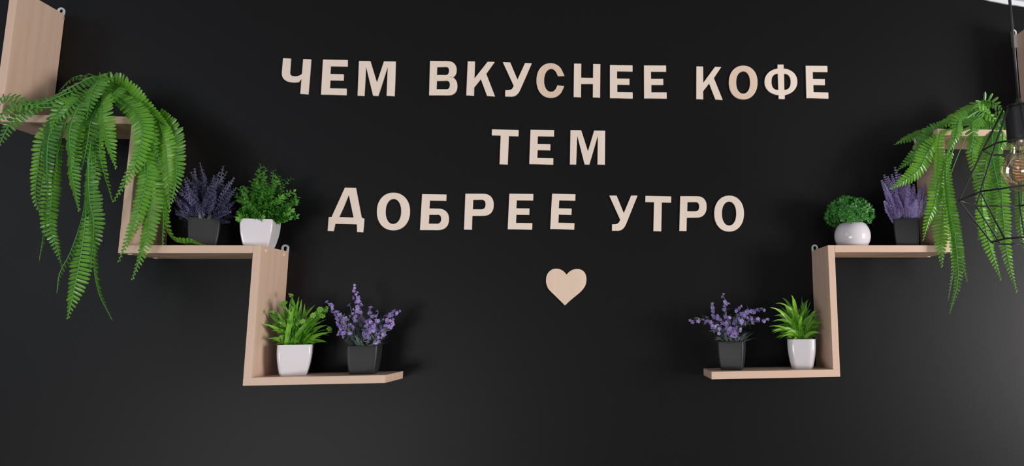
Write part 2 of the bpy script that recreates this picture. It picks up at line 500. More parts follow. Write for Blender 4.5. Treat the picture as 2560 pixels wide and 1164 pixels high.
def quad(off, s, *pts): return [(off[0] + x / s, off[1] + y / s) for x, y in pts]
def bb(off, s, x0, x1, y0, y1, lean=0): return quad(off, s, (x0 + lean, y0), (x1 + lean, y0), (x1 - lean, y1), (x0 - lean, y1))
A, B, C_, D_, E_, F_, G_, H_ = (680, 120), (1040, 120), (1330, 120), (1720, 120), (1200, 290), (800, 450), (1240, 450), (1500, 450)
S = 7.111
LET = [
    ('Ч', quad(A, S, (195, 180), (692, 200), (640, 818), (143, 800)), 'first letter of the left word of the top line'),
    ('Е', quad(A, S, (905, 203), (1342, 212), (1318, 832), (870, 825)), 'second letter of the left word of the top line'),
    ('М', quad(A, S, (1545, 228), (2197, 238), (2175, 848), (1520, 845)), 'last letter of the left word of the top line'),
    ('В', quad(B, S, (248, 228), (738, 232), (728, 838), (232, 838)), 'first letter of the middle word of the top line'),
    ('К', quad(B, S, (918, 235), (1393, 245), (1402, 853), (893, 840)), 'second letter of the middle word of the top line'),
    ('У', quad(B, S, (1542, 250), (2055, 270), (2055, 862), (1535, 858)), 'third letter of the middle word of the top line'),
    ('С', bb(C_, S, 78, 578, 268, 883), 'fourth letter of the middle word of the top line'),
    ('Н', quad(C_, S, (747, 275), (1215, 285), (1210, 877), (740, 868)), 'fifth letter of the middle word of the top line'),
    ('Е', quad(C_, S, (1385, 300), (1787, 307), (1790, 893), (1385, 887)), 'sixth letter of the middle word of the top line'),
    ('Е', quad(C_, S, (1990, 308), (2383, 310), (2395, 893), (1993, 893)), 'last letter of the middle word of the top line'),
    ('К', quad(D_, 6.737, (142, 308), (560, 318), (583, 868), (140, 857)), 'first letter of the right word of the top line'),
    ('О', bb(D_, 6.737, 688, 1172, 295, 863), 'second letter of the right word of the top line'),
    ('Ф', bb(D_, 6.737, 1290, 1842, 277, 855), 'third letter of the right word of the top line'),
    ('Е', quad(D_, 6.737, (1983, 297), (2347, 300), (2367, 847), (1997, 840)), 'last letter of the right word of the top line'),
    ('Т', quad(E_, S, (213, 233), (685, 248), (660, 860), (188, 852)), 'first letter of the middle line'),
    ('Е', quad(E_, S, (898, 242), (1316, 250), (1300, 860), (875, 850)), 'second letter of the middle line'),
    ('М', quad(E_, S, (1608, 250), (2225, 258), (2220, 860), (1597, 858)), 'last letter of the middle line'),
    ('Д', bb(F_, 5.565, 105, 612, 103, 723), 'first letter of the left word of the bottom line'),
    ('О', bb(F_, 5.565, 790, 1247, 173, 697, 3), 'second letter of the left word of the bottom line'),
    ('Б', quad(F_, 5.565, (1420, 193), (1802, 200), (1785, 695), (1390, 693)), 'third letter of the left word of the bottom line'),
    ('Р', quad(F_, 5.565, (2022, 188), (2416, 190), (2408, 690), (2003, 687)), 'fourth letter of the left word of the bottom line'),
    ('Е', quad(G_, S, (237, 240), (662, 245), (640, 878), (207, 873)), 'fifth letter of the left word of the bottom line'),
    ('Е', quad(G_, S, (997, 240), (1412, 250), (1390, 878), (963, 867)), 'last letter of the left word of the bottom line'),
    ('У', bb(H_, 3.325, 77, 312, 128, 420), 'first letter of the right word of the bottom line'),
    ('Т', quad(H_, 3.325, (378, 130), (592, 135), (586, 425), (372, 423)), 'second letter of the right word of the bottom line'),
    ('Р', quad(H_, 3.325, (667, 133), (888, 134), (883, 423), (660, 422)), 'third letter of the right word of the bottom line'),
    ('О', bb(H_, 3.325, 950, 1197, 128, 427), 'last letter of the right word of the bottom line'),
]
for ch, q, where in LET:
    flat('wooden_letter', G[ch], q, 'pale plywood letter ' + ch + ', ' + where, 'letter', 'plywood letters on the dark wall',
         mat='ply_tan' if ch == 'С' or where.startswith('second letter of the right word of the top') else 'ply')
flat('wooden_heart', G['heart'], [(1365, 671), (1466, 671), (1466, 763), (1365, 763)], 'pale plywood heart on the dark wall below the lettering', 'heart', mat='ply_tan')

# ------------------------------------------------------------------ pots
def square_section(c):
    """points of a unit square with rounded corners of radius c, dense at the corners"""
    pts = []
    for q in range(4):
        a0 = q * pi / 2
        cx, cy = (1 - c), (1 - c)
        loc = [(1, -(1 - c) * 0.5), (1, 0.0), (1, (1 - c) * 0.5), (1, (1 - c) * 0.93)]
        loc += [(cx + c * cos(pi / 2 * k / 6), cy + c * sin(pi / 2 * k / 6)) for k in range(7)]
        loc += [((1 - c) * 0.93, 1)]
        pts += [(x * cos(a0) - y * sin(a0), x * sin(a0) + y * cos(a0)) for x, y in loc]
    return pts
def loft(mb, prof, sec):
    k, n = len(mb.v), len(sec)
    for r, z in prof:
        mb.v += [(r * x, r * y, z) for x, y in sec]
    for i in range(len(prof) - 1):
        for j in range(n):
            a, b = k + i * n + j, k + i * n + (j + 1) % n
            mb.f.append((a, b, b + n, a + n))
    mb.f.append(tuple(range(k + n - 1, k - 1, -1)))
    e = k + (len(prof) - 1) * n
    mb.f.append(tuple(range(e, e + n)))
def square_pot(par, hw, h, mat, c=0.16, taper=0.78):
    """square pot with rounded edges: narrow foot curving out to almost upright sides"""
    prof = []
    for i in range(13):
        t = i / 12
        prof.append((hw * (taper + (1 - taper) * sin(min(1, t * 1.12) * pi / 2) ** 0.9), h * t))
    prof[0] = (prof[0][0] * 0.96, 0.0)
    prof.insert(1, (hw * taper * 0.99, 0.0014))
    prof += [(hw * 0.992, h + 0.0007), (hw * 0.94, h + 0.0007), (hw * 0.92, h - 0.001), (hw * 0.87, h * 0.80), (hw * 0.5, h * 0.79)]
    sec = square_section(c)
    mb = MB()
    loft(mb, prof, sec)
    o = mb.build('pot', mat, par, smooth=True)
    sb = MB()
    loft(sb, [(hw * 0.84, h * 0.72), (hw * 0.87, h * 0.90), (hw * 0.6, h * 0.95), (hw * 0.2, h * 0.97)], sec)
    sb.build('soil', M['soil'], par, smooth=True)
    return o

def round_pot(par, r, h, mat):
    mb = MB()
    prof = []
    a0, a1 = -43, 44
    for i in range(22):
        a = radians(a0 + (a1 - a0) * i / 21)
        prof.append((r * cos(a), r * (sin(a) - sin(radians(a0)))))
    k = h / prof[-1][1]
    prof = [(x, z * k) for x, z in prof]
    prof.insert(0, (prof[0][0] * 0.96, 0))
    prof[1] = (prof[1][0], 0.001)
    x, z = prof[-1]
    prof += [(x - 0.001, z + 0.0006), (x - 0.003, z), (x * 0.9, z - 0.012), (x * 0.5, z - 0.013)]
    mb.lathe(prof, 40)
    mb.build('pot', mat, par, smooth=True)
    sb = MB()
    sb.lathe([(x * 0.86, z - 0.012), (x * 0.93, z - 0.006), (x * 0.6, z), (x * 0.2, z + 0.002)], 24)
    sb.build('soil', M['soil'], par, smooth=True)

# ------------------------------------------------------------------ leaves, blades, flowers
def leaf(mb, p, d, nrm, L, Wd, fold=0.25, droop=0.0, rows=4, blunt=False):
    """a folded leaf blade from p along d"""
    d = Vector(d).normalized()
    nrm = Vector(nrm)
    nrm = (nrm - d * nrm.dot(d))
    nrm = nrm.normalized() if nrm.length > 1e-6 else d.orthogonal().normalized()
    s = d.cross(nrm)
    vs, fs = [], []
    for i in range(rows + 1):
        t = i / rows
        if blunt:
            wd = Wd * (0.85, 0.95, 1.0, 0.92, 0.42)[round(4 * t)]
        else:
            wd = Wd * (sin(pi * (0.12 + 0.88 * t) ** 0.85) if t < 1 else 0.03)
        c = Vector(p) + d * (L * t) - nrm * (droop * L * t * t)
        vs += [c - s * wd + nrm * fold * wd * -1, c, c + s * wd + nrm * fold * wd * -1]
    for i in range(rows):
        a = i * 3
        fs += [(a, a + 1, a + 4, a + 3), (a + 1, a + 2, a + 5, a + 4)]
    mb.add(vs, fs)

def rdir(rnd, up=0.0, zmin=-1, zmax=1):
    z = rnd.uniform(zmin, zmax)
    a = rnd.uniform(0, 2 * pi)
    q = math.sqrt(max(0, 1 - z * z))
    return Vector((q * cos(a), q * sin(a), z + up)).normalized()

def bend_path(base, tip, lift=0.3, n=6):
    """curve leaving base upwards and ending at tip"""
    base, tip = Vector(base), Vector(tip)
    L = (tip - base).length
    c = base.lerp(tip, 0.45) + Vector((0, 0, lift * L))
    return [base * (1 - t) ** 2 + c * 2 * t * (1 - t) + tip * t * t for t in [i / (n - 1) for i in range(n)]]

# fern -------------------------------------------------------------
def frond(par, pts, hw, twist, rnd, step=0.0076, stem0=0.04):
    ln = sum((Vector(pts[i + 1]) - Vector(pts[i])).length for i in range(len(pts) - 1))
    n = max(10, int(ln / step))
    P, L = spline(pts, n)
    org = par.location
    P = [p - org for p in P]
    mb, rb = MB(), MB()
    rb.tube(P, [0.0014 * (1 - 0.75 * i / (n - 1)) + 0.0002 for i in range(n)], 5)
    for i in range(n):
        t = i / (n - 1)
        if t < stem0:
            continue
        T_ = (P[min(i + 1, n - 1)] - P[max(i - 1, 0)]).normalized()
        view = Vector((0, -1, 0))
        nn = view - T_ * view.dot(T_)
        if nn.length < 0.2:
            nn = Vector((0, 0, 1)) - T_ * T_.z
        nn.normalize()
        nn = Matrix.Rotation(twist + 0.25 * sin(t * 3 + twist), 3, T_) @ nn
        s = T_.cross(nn).normalized()
        q_ = (t - stem0) / (1 - stem0)
        w_ = hw * (0.42 + 0.58 * min(1, q_ / 0.33) ** 0.8) * (1 if q_ < 0.42 else max(0.18, 1 - ((q_ - 0.42) / 0.62) ** 1.8))
        for sg in (-1, 1):
            a = 0.08 + 0.95 * q_ ** 3 + rnd.uniform(-0.05, 0.05)
            d = s * sg * cos(a) + T_ * sin(a) - nn * (0.18 + rnd.uniform(-0.1, 0.1))
            leaf(mb, P[i] + T_ * (0.0015 * sg), d, nn + T_ * rnd.uniform(0.05, 0.45), w_ * rnd.uniform(0.92, 1.05),
                 min(0.0033, w_ * 0.17 + 0.0007), fold=0.28, droop=0.10, rows=4, blunt=True)
    f = mb.build('frond', M['fern'], par)
    rb.build('midrib', M['fern_stem'], f, smooth=True)
    return f

def fern(label, hub, fronds, seed, group, pot_r=0.0):
    rnd = random.Random(seed)
    t = thing('hanging_fern', hub, label, 'fern', group)
    mb = MB()
    mb.lathe([(0.014, 0), (0.020, 0.008), (0.018, 0.03), (0.010, 0.05), (0.004, 0.056)], 14)
    mb.build('crown', M['fern_stem'], t, smooth=True)
    for fr in fronds:
        pix, hwp, tw = fr[0], fr[1], fr[2]
        pts = [at(u, v, y) for u, v, y in pix]
        s0 = fr[3] if len(fr) > 3 else 0.03
        root = Vector(hub) + Vector((rnd.uniform(-.008, .008), rnd.uniform(-.008, .008), 0.045))
        if (pts[0] - root).length > 0.02:
            ln = [(pts[i + 1] - pts[i]).length for i in range(len(pts) - 1)]
            ex = (pts[0] - root).length
            s0 = (ex + s0 * sum(ln)) / (ex + sum(ln)) if ex > 0.07 or s0 > 0.05 else s0
            pts = [root] + ([root.lerp(pts[0], 0.5) + Vector((0, -0.02, 0.025))] if ex > 0.09 else []) + pts
        hw = hwp * mpp(pts[len(pts) // 2])
        c = max(abs(cos(radians(tw))), 0.3)
        frond(t, pts, hw / c if abs(tw) < 75 else hw * 2.2, radians(tw), rnd, stem0=s0)
    return t

hl = at(248, 262, -0.065); hl.z = L1t
fern('green artificial fern on the top step of the left shelf, its long fronds hanging down', hl, [
    ([(245, 225, -.065), (242, 190, -.08), (187, 213, -.10), (131, 246, -.115), (88, 264, -.13), (50, 292, -.14)], 25, 15),
    ([(250, 230, -.07), (250, 198, -.10), (228, 235, -.13), (217, 292, -.14)], 27, -8),
    ([(240, 235, -.08), (205, 238, -.11), (166, 277, -.135), (131, 310, -.14)], 20, -30),
    ([(240, 240, -.08), (200, 262, -.135), (174, 330, -.15), (180, 412, -.15)], 27, 6),
    ([(255, 240, -.09), (255, 275, -.145), (266, 335, -.155), (288, 416, -.155)], 31, 5),
    ([(235, 240, -.08), (150, 270, -.12), (121, 350, -.14), (117, 456, -.14)], 28, -4),
    ([(240, 260, -.10), (185, 320, -.135), (178, 410, -.14), (196, 522, -.14)], 31, 8),
    ([(245, 260, -.10), (228, 300, -.132), (217, 364, -.135), (205, 420, -.135)], 22, -20),
    ([(255, 225, -.06), (290, 207, -.07), (340, 246, -.09), (381, 285, -.10), (424, 322, -.11)], 27, 25),
    ([(300, 218, -.075), (285, 232, -.10), (262, 258, -.12), (240, 290, -.135)], 20, -15),
    ([(300, 230, -.05), (375, 262, -.06), (424, 320, -.10), (440, 390, -.135), (440, 450, -.145), (430, 502, -.145)], 29, 12, .32),
    ([(310, 240, -.06), (385, 290, -.09), (410, 350, -.125), (420, 430, -.14), (424, 525, -.14)], 24, -10, .3),
    ([(300, 240, -.08), (355, 285, -.12), (380, 350, -.135), (403, 412, -.135)], 18, -15),
    ([(290, 240, -.09), (352, 300, -.14), (345, 390, -.15), (312, 455, -.15), (286, 500, -.15)], 24, -25),
    ([(300, 250, -.09), (362, 320, -.13), (360, 430, -.135), (356, 510, -.14), (342, 572, -.14)], 28, -12),
    ([(310, 250, -.08), (385, 330, -.10), (392, 450, -.115), (408, 530, -.12), (406, 607, -.12)], 27, 10),
    ([(330, 300, -.11), (368, 420, -.135), (345, 530, -.145), (322, 590, -.145), (298, 650, -.145)], 22, -22),
    ([(340, 300, -.11), (380, 430, -.13), (374, 550, -.14), (358, 620, -.145), (332, 694, -.145)], 29, -8),
    ([(340, 320, -.10), (400, 480, -.11), (416, 570, -.10), (440, 603, -.098), (478, 606, -.104), (516, 614, -.118)], 10, 80, .5),
    ([(230, 260, -.09), (120, 330, -.125), (95, 420, -.13), (90, 500, -.13), (116, 548, -.13)], 18, -30),
    ([(120, 380, -.125), (118, 480, -.13), (112, 560, -.13), (98, 650, -.13)], 8, 68),
    ([(150, 360, -.125), (132, 460, -.13), (124, 560, -.13), (138, 605, -.13), (154, 660, -.13)], 8, -68),
    ([(240, 290, -.11), (222, 400, -.14), (224, 500, -.15), (235, 560, -.15), (228, 665, -.15)], 28, 4, .35),
    ([(220, 380, -.13), (210, 520, -.135), (178, 625, -.14), (150, 680, -.14), (142, 730, -.14)], 16, 35, .3),
    ([(225, 400, -.13), (212, 560, -.145), (196, 670, -.15), (170, 791, -.15)], 31, -6, .4),
    ([(235, 500, -.14), (233, 640, -.145), (246, 728, -.145), (280, 799, -.145)], 9, 65, .2),
    ([(245, 270, -.10), (250, 340, -.13), (252, 400, -.13), (280, 500, -.125)], 18, 30),
    ([(235, 330, -.12), (238, 420, -.13), (222, 500, -.13)], 14, -40),
    ([(240, 235, -.06), (262, 205, -.07), (298, 184, -.075)], 12, 35),
    ([(225, 245, -.08), (180, 250, -.12), (146, 275, -.135), (128, 330, -.14)], 17, -35),
    ([(150, 330, -.13), (138, 420, -.13), (127, 495, -.13)], 9, 60),
    ([(240, 215, -.05), (210, 190, -.05), (180, 196, -.055), (150, 225, -.06)], 16, 30),
    ([(240, 235, -.07), (190, 226, -.10), (120, 252, -.13), (66, 272, -.145), (24, 312, -.15), (-6, 370, -.15)], 19, -20, .30),
    ([(235, 240, -.08), (170, 262, -.12), (95, 268, -.145), (40, 245, -.15), (0, 246, -.15), (-34, 300, -.15)], 17, 15, .45),
    ([(235, 235, -.08), (150, 255, -.13), (70, 262, -.15), (22, 268, -.16), (-14, 320, -.16)], 17, 0, .5),
    ([(300, 215, -.045), (345, 250, -.045), (372, 300, -.05), (395, 360, -.06)], 20, 15),
], 11, 'hanging ferns on the zigzag shelves')
hr = at(2470, 300, -0.065); hr.z = R1t
fern('green artificial fern hanging behind the caged pendant lamp on the right shelf', hr, [
    ([(2478, 285, -.07), (2458, 256, -.075), (2414, 277, -.085), (2375, 300, -.09), (2326, 322, -.09)], 21, 25),
    ([(2420, 285, -.08), (2330, 318, -.08), (2277, 341, -.085), (2239, 360, -.09)], 14, 38, .4),
    ([(2400, 295, -.09), (2335, 322, -.10), (2303, 372, -.11), (2245, 425, -.11)], 20, -20, .25),
    ([(2400, 305, -.09), (2332, 360, -.12), (2298, 421, -.13), (2264, 449, -.13), (2230, 470, -.13)], 25, -18, .25),
    ([(2470, 285, -.07), (2455, 255, -.08), (2480, 254, -.09), (2503, 272, -.10)], 20, 25),
    ([(2475, 285, -.08), (2450, 275, -.10), (2478, 290, -.115), (2496, 310, -.12)], 18, -25),
    ([(2450, 290, -.10), (2400, 298, -.13), (2391, 338, -.145), (2364, 392, -.145)], 20, -10),
    ([(2460, 290, -.10), (2430, 308, -.14), (2433, 340, -.145), (2426, 374, -.145)], 26, 10),
    ([(2400, 320, -.11), (2352, 330, -.135), (2344, 410, -.14), (2337, 474, -.14)], 7, 66, .2),
    ([(2420, 320, -.11), (2358, 420, -.135), (2336, 510, -.14), (2320, 552, -.14), (2309, 597, -.14)], 21, -15, .3),
    ([(2420, 330, -.11), (2366, 470, -.135), (2354, 580, -.14), (2355, 663, -.14)], 24, 10, .45),
    ([(2390, 322, -.12), (2366, 400, -.14), (2367, 480, -.145), (2377, 540, -.15), (2391, 598, -.15), (2417, 700, -.15)], 10, 58, .2),
    ([(2395, 322, -.12), (2362, 430, -.14), (2376, 560, -.145), (2384, 660, -.145), (2371, 748, -.145)], 8, -60, .3),
    ([(2400, 322, -.12), (2370, 440, -.145), (2384, 560, -.15), (2395, 690, -.15), (2375, 780, -.15)], 11, 50, .35),
    ([(2460, 310, -.10), (2432, 370, -.13), (2437, 426, -.13), (2448, 476, -.13)], 17, 20),
    ([(2475, 300, -.10), (2474, 360, -.135), (2460, 440, -.14), (2463, 510, -.14), (2448, 595, -.14)], 30, 8),
    ([(2478, 310, -.10), (2490, 440, -.14), (2488, 560, -.145), (2475, 650, -.145)], 17, -20, .3),
    ([(2485, 305, -.10), (2500, 430, -.15), (2508, 540, -.16), (2518, 635, -.16), (2541, 727, -.16)], 21, 12, .15),
    ([(2478, 330, -.11), (2455, 480, -.14), (2468, 590, -.15), (2502, 696, -.15)], 19, -15, .4),
    ([(2482, 300, -.10), (2480, 380, -.15), (2496, 465, -.155), (2512, 524, -.155)], 15, 30),
    ([(2490, 300, -.09), (2545, 380, -.13), (2556, 480, -.14), (2550, 560, -.14), (2566, 640, -.14)], 20, 10),
    ([(2485, 285, -.07), (2508, 280, -.09), (2515, 320, -.11), (2500, 372, -.12)], 17, 15),
    ([(2485, 300, -.10), (2508, 340, -.13), (2490, 400, -.14), (2478, 430, -.14)], 16, -20),
    ([(2490, 290, -.08), (2540, 290, -.10), (2580, 340, -.12), (2590, 420, -.13)], 18, 10),
], 23, 'hanging ferns on the zigzag shelves')

# potted plants ------------------------------------------------------
YP = -0.066
def plant(name, u, zshelf, label, cat, group, rot, y=YP):
    p = at(u, 600, y)
    # x from the pixel column at the height of the shelf
    for _ in range(4):
        v = None
        d0 = p.copy(); d0.z = zshelf + 0.03
        q = d0 - CAM
        uu = PX + FPX * q.dot(RIGHT) / q.dot(F)
        p.x += (u - uu) * mpp(d0)
    t = thing(name, (p.x, y, zshelf), label, cat, group)
    t.rotation_euler.z = radians(rot)
    return t
def local(t, u, v, y):
    """pixel to the local space of a plant standing at t, y metres in front of its axis"""
    q = at(u, v, t.location.y - y) - t.location
    return Matrix.Rotation(-t.rotation_euler.z, 3, 'Z') @ q

def spike(rnd, L, r, stem, mat_buds, rows, par, path, petals=6, start=0.35):
    """a flower spike: bud whorls along the upper part of a stem (the path)"""
    mb, sb = MB(), MB()
    P, ln = spline(path, rows)
    sb.tube(P, [0.0008] * len(P), 4)
    for i in range(rows):
        t = i / (rows - 1)
        if t < start:
            continue
        q = (t - start) / (1 - start)
        T_ = (P[min(i + 1, rows - 1)] - P[max(i - 1, 0)]).normalized()
        u = T_.orthogonal().normalized()
        w_ = T_.cross(u)
        rr = r * (0.75 + 0.5 * q) * (1 if q < 0.5 else 1 - 0.75 * (q - 0.5) / 0.5)
        for j in range(petals):
            a = 2 * pi * (j + (i % 2) * 0.5) / petals + rnd.uniform(-0.3, 0.3)
            o = u * cos(a) + w_ * sin(a)
            d = o * 0.8 + T_ * rnd.uniform(0.45, 0.9)
            leaf(mb, P[i] + o * 0.0006, d, T_ - o * 0.3, rr * rnd.uniform(0.85, 1.15), rr * 0.42, fold=0.4, rows=2)
    f = mb.build('flower_spike', mat_buds, par)
    sb.build('stem', M[stem], f)
    return f

def floret_mesh(rnd, r):
    mb = MB()
    n = 5
    for j in range(n):
        a = 2 * pi * j / n + rnd.uniform(-0.2, 0.2)
        d = Vector((cos(a), sin(a), rnd.uniform(0.1, 0.55)))
        leaf(mb, (0, 0, 0), d, (0, 0, 1), r, r * 0.42, fold=-0.2, droop=0.15, rows=3)
    mb.tube([(0, 0, -r * 0.8), (0, 0, 0.0)], [r * 0.10, r * 0.22], 5)
    me = bpy.data.meshes.new('floret')
    me.from_pydata(mb.v, [], mb.f)
    me.materials.append(M['lav_flower'])
    return me

# --- left, middle step: dusky lavender in a dark pot
rnd = random.Random(31)
t = plant('potted_lavender', 509, L2t, 'dusky lavender in a dark grey square pot on the middle step of the left shelf', 'potted plant', 'potted lavenders', 30)
square_pot(t, 0.0285, 0.061, M['dark_pot'], taper=0.82)
tips = [(500, 408), (505, 425), (558, 416), (566, 430), (584, 446), (573, 455), (545, 450), (530, 460), (478, 432), (462, 450), (450, 470), (470, 455), (490, 445), (520, 470),
        (440, 492), (445, 510), (452, 525), (460, 500), (480, 480), (505, 480), (540, 480), (560, 475), (580, 480), (572, 500), (585, 505), (560, 515), (530, 500), (495, 510), (470, 520),
        (480, 500), (515, 505), (548, 500), (500, 455), (487, 462), (465, 480), (555, 445), (535, 440), (455, 500)]
tips += [(438, 500), (436, 520), (442, 535), (450, 545), (446, 480), (455, 465), (462, 515), (470, 535), (452, 508), (590, 470), (588, 520), (575, 530)]
tips += [(u + rnd.uniform(-14, 14), v + rnd.uniform(12, 40)) for u, v in tips[:26]]
for u, v in tips:
    y = rnd.uniform(-0.03, 0.03)
    tip = local(t, u, v, y)
    base = Vector((rnd.uniform(-0.02, 0.02), rnd.uniform(-0.02, 0.02), 0.055))
    spike(rnd, 0, 0.0085, 'sage', M['lav_dusk'], 16, t, bend_path(base, tip, 0.10), start=0.22, petals=8)
for i in range(26):
    mb = MB()
    a = rnd.uniform(0, 2 * pi)
    q = rnd.uniform(0.012, 0.03)
    leaf(mb, (q * cos(a), q * sin(a), 0.054), (cos(a) * 0.8, sin(a) * 0.8, rnd.uniform(0.3, 1.4)), (0, 0, 1), rnd.uniform(0.018, 0.034), 0.0028, droop=0.2)
    mb.build('leaf', M['sage'], t)

# --- left, middle step: bushy green sprigs in a white pot
def sprig(rnd, par, path, mat, leafl, pairs=9):
    mb, sb = MB(), MB()
    P, ln = spline(path, pairs * 2)
    sb.tube(P, [0.0009 * (1 - 0.6 * i / len(P)) for i in range(len(P))], 4)
    for i in range(2, len(P)):
        t = i / (len(P) - 1)
        T_ = (P[min(i + 1, len(P) - 1)] - P[i - 1]).normalized()
        u = T_.orthogonal().normalized()
        w_ = T_.cross(u)
        a0 = i * 1.3 + rnd.uniform(-0.3, 0.3)
        L = leafl * (1.15 - 0.6 * t) * rnd.uniform(0.8, 1.2)
        for sg in (0, pi):
            o = u * cos(a0 + sg) + w_ * sin(a0 + sg)
            leaf(mb, P[i], o * 0.85 + T_ * 0.65, T_, L, L * 0.36, fold=0.15, droop=0.15, rows=3)
    f = mb.build('sprig', mat, par)
    sb.build('stem', M['fern_stem'], f)
    return f
rnd = random.Random(32)
t = plant('potted_bush', 650, L2t, 'bushy green sprig plant in a white square pot above the left shelf step', 'potted plant', None, 10, y=-0.070)
square_pot(t, 0.0308, 0.0585, M['white_pot'], c=0.10, taper=0.74)
tips = [(652, 412), (664, 420), (683, 427), (696, 440), (704, 449), (728, 446), (640, 450), (630, 455), (612, 468), (600, 470), (588, 487), (600, 500), (612, 500), (629, 480), (645, 470), (660, 460),
        (675, 465), (690, 475), (705, 470), (718, 480), (735, 478), (742, 492), (740, 508), (725, 505), (710, 495), (700, 505), (685, 495), (668, 490), (655, 495), (640, 505), (625, 515),
        (607, 520), (598, 528), (612, 530), (730, 525), (742, 540), (720, 540), (705, 530), (690, 520), (672, 520), (655, 525), (635, 532), (598, 545), (662, 440), (648, 430), (690, 455)]
tips += [(u + rnd.uniform(-10, 10), min(545, v + rnd.uniform(20, 50))) for u, v in tips[::2]]
for u, v in tips:
    y = rnd.uniform(-0.035, 0.04)
    tip = local(t, u, v, y)
    base = Vector((rnd.uniform(-0.022, 0.022), rnd.uniform(-0.022, 0.022), 0.056))
    sprig(rnd, t, bend_path(base, tip, 0.12), M['boxleaf'], 0.0140)

# --- left, lowest step: blades and small clover-like heads in a white pot
rnd = random.Random(33)
t = plant('potted_bush', 737, L3t, 'leafy plant with small yellowish heads, white pot, lowest step of left shelf', 'potted plant', None, 20)
square_pot(t, 0.0322, 0.063, M['white_pot'], c=0.22, taper=0.76)
def blade_part(rnd, par, base, tip, wd, mat, lift, rows=6, fold=0.3):
    P = bend_path(base, tip, lift, rows + 1)
    va = rnd.gauss(0, 0.65)
    view = Vector((sin(va), -cos(va), rnd.uniform(0.1, 0.9)))
    mb = MB()
    vs, fs = [], []
    for i, p in enumerate(P):
        tt = i / rows
        T_ = (P[min(i + 1, rows)] - P[max(i - 1, 0)]).normalized()
        s = T_.cross(view).normalized()
        q = wd * sin(pi * (0.2 + 0.8 * tt) ** 1.0) if tt < 1 else wd * 0.02
        n_ = s.cross(T_)
        vs += [p - s * q + n_ * fold * q, p, p + s * q + n_ * fold * q]
    for i in range(rows):
        a = i * 3
        fs += [(a, a + 1, a + 4, a + 3), (a + 1, a + 2, a + 5, a + 4)]
    mb.add(vs, fs)
    return mb.build('leaf', mat, par)
tips = [(668, 808), (680, 795), (690, 830), (700, 815), (712, 800), (722, 775), (735, 760), (748, 740), (757, 745), (764, 760), (775, 768), (785, 765), (795, 790), (805, 785), (815, 800), (822, 815),
        (820, 835), (812, 850), (800, 845), (790, 830), (780, 815), (765, 800), (750, 790), (738, 795), (728, 820), (715, 840), (700, 850), (684, 848), (672, 845), (740, 830), (755, 825), (770, 840),
        (760, 850), (745, 850), (725, 852), (705, 780), (715, 760), (728, 745), (790, 800), (735, 775), (770, 785), (690, 812), (802, 815), (680, 825)]
tips = tips + [(737 + (u - 737) * rnd.uniform(0.6, 1.0), v + rnd.uniform(0, 30)) for u, v in tips]
for u, v in tips:
    v = min(v, 862)
    y = rnd.uniform(-0.035, 0.045)
    tip = local(t, u + rnd.uniform(-4, 4), v + rnd.uniform(-4, 4), y)
    base = Vector((rnd.uniform(-0.018, 0.018), rnd.uniform(-0.018, 0.018), 0.060))
    blade_part(rnd, t, base, tip, rnd.uniform(0.0034, 0.0050), M['blade'], rnd.uniform(0.1, 0.3))
hm = MB()
for j in range(6):
    a = 2 * pi * j / 6
    leaf(hm, (0, 0, 0), (cos(a), sin(a), 0.45), (0, 0, 1), 0.0060, 0.0026, fold=-0.2, droop=0.3, rows=4, blunt=True)
hm.lathe([(0.0016, -0.004), (0.0022, 0.0), (0.0012, 0.003)], 6)
h0 = hm.build('bud', M['bud'], t)
heads = [(664, 806), (676, 785), (683, 779), (704, 762), (711, 757), (727, 737), (720, 788), (717, 801), (703, 842), (742, 847), (745, 805), (757, 803), (752, 796), (800, 773), (812, 775), (806, 790),
         (795, 782), (783, 788), (817, 768), (823, 822), (700, 805), (690, 812), (730, 768), (712, 812)]
for i, (u, v) in enumerate(heads):
    for _ in range(2):
        blade_part(rnd, t, (rnd.uniform(-0.015, 0.015), rnd.uniform(-0.015, 0.015), 0.06), local(t, u + rnd.uniform(-10, 10), v + rnd.uniform(-6, 16), rnd.uniform(0, 0.04)), rnd.uniform(0.0034, 0.005), M['blade'], 0.2)
    p = local(t, u, v, rnd.uniform(0.0, 0.045))
    o = h0 if i == 0 else h0.copy()
    if i:
        COL.objects.link(o)
    o.location = p
    o.rotation_euler = (rnd.uniform(0.3, 1.4), rnd.uniform(-0.5, 0.5), rnd.uniform(-0.6, 0.6))
    sb = MB()
    sb.tube(bend_path((rnd.uniform(-0.015, 0.015), rnd.uniform(-0.015, 0.015), 0.06), p, 0.15), [0.0006] * 6, 4)
    sb.build('stem', M['fern_stem'], t)

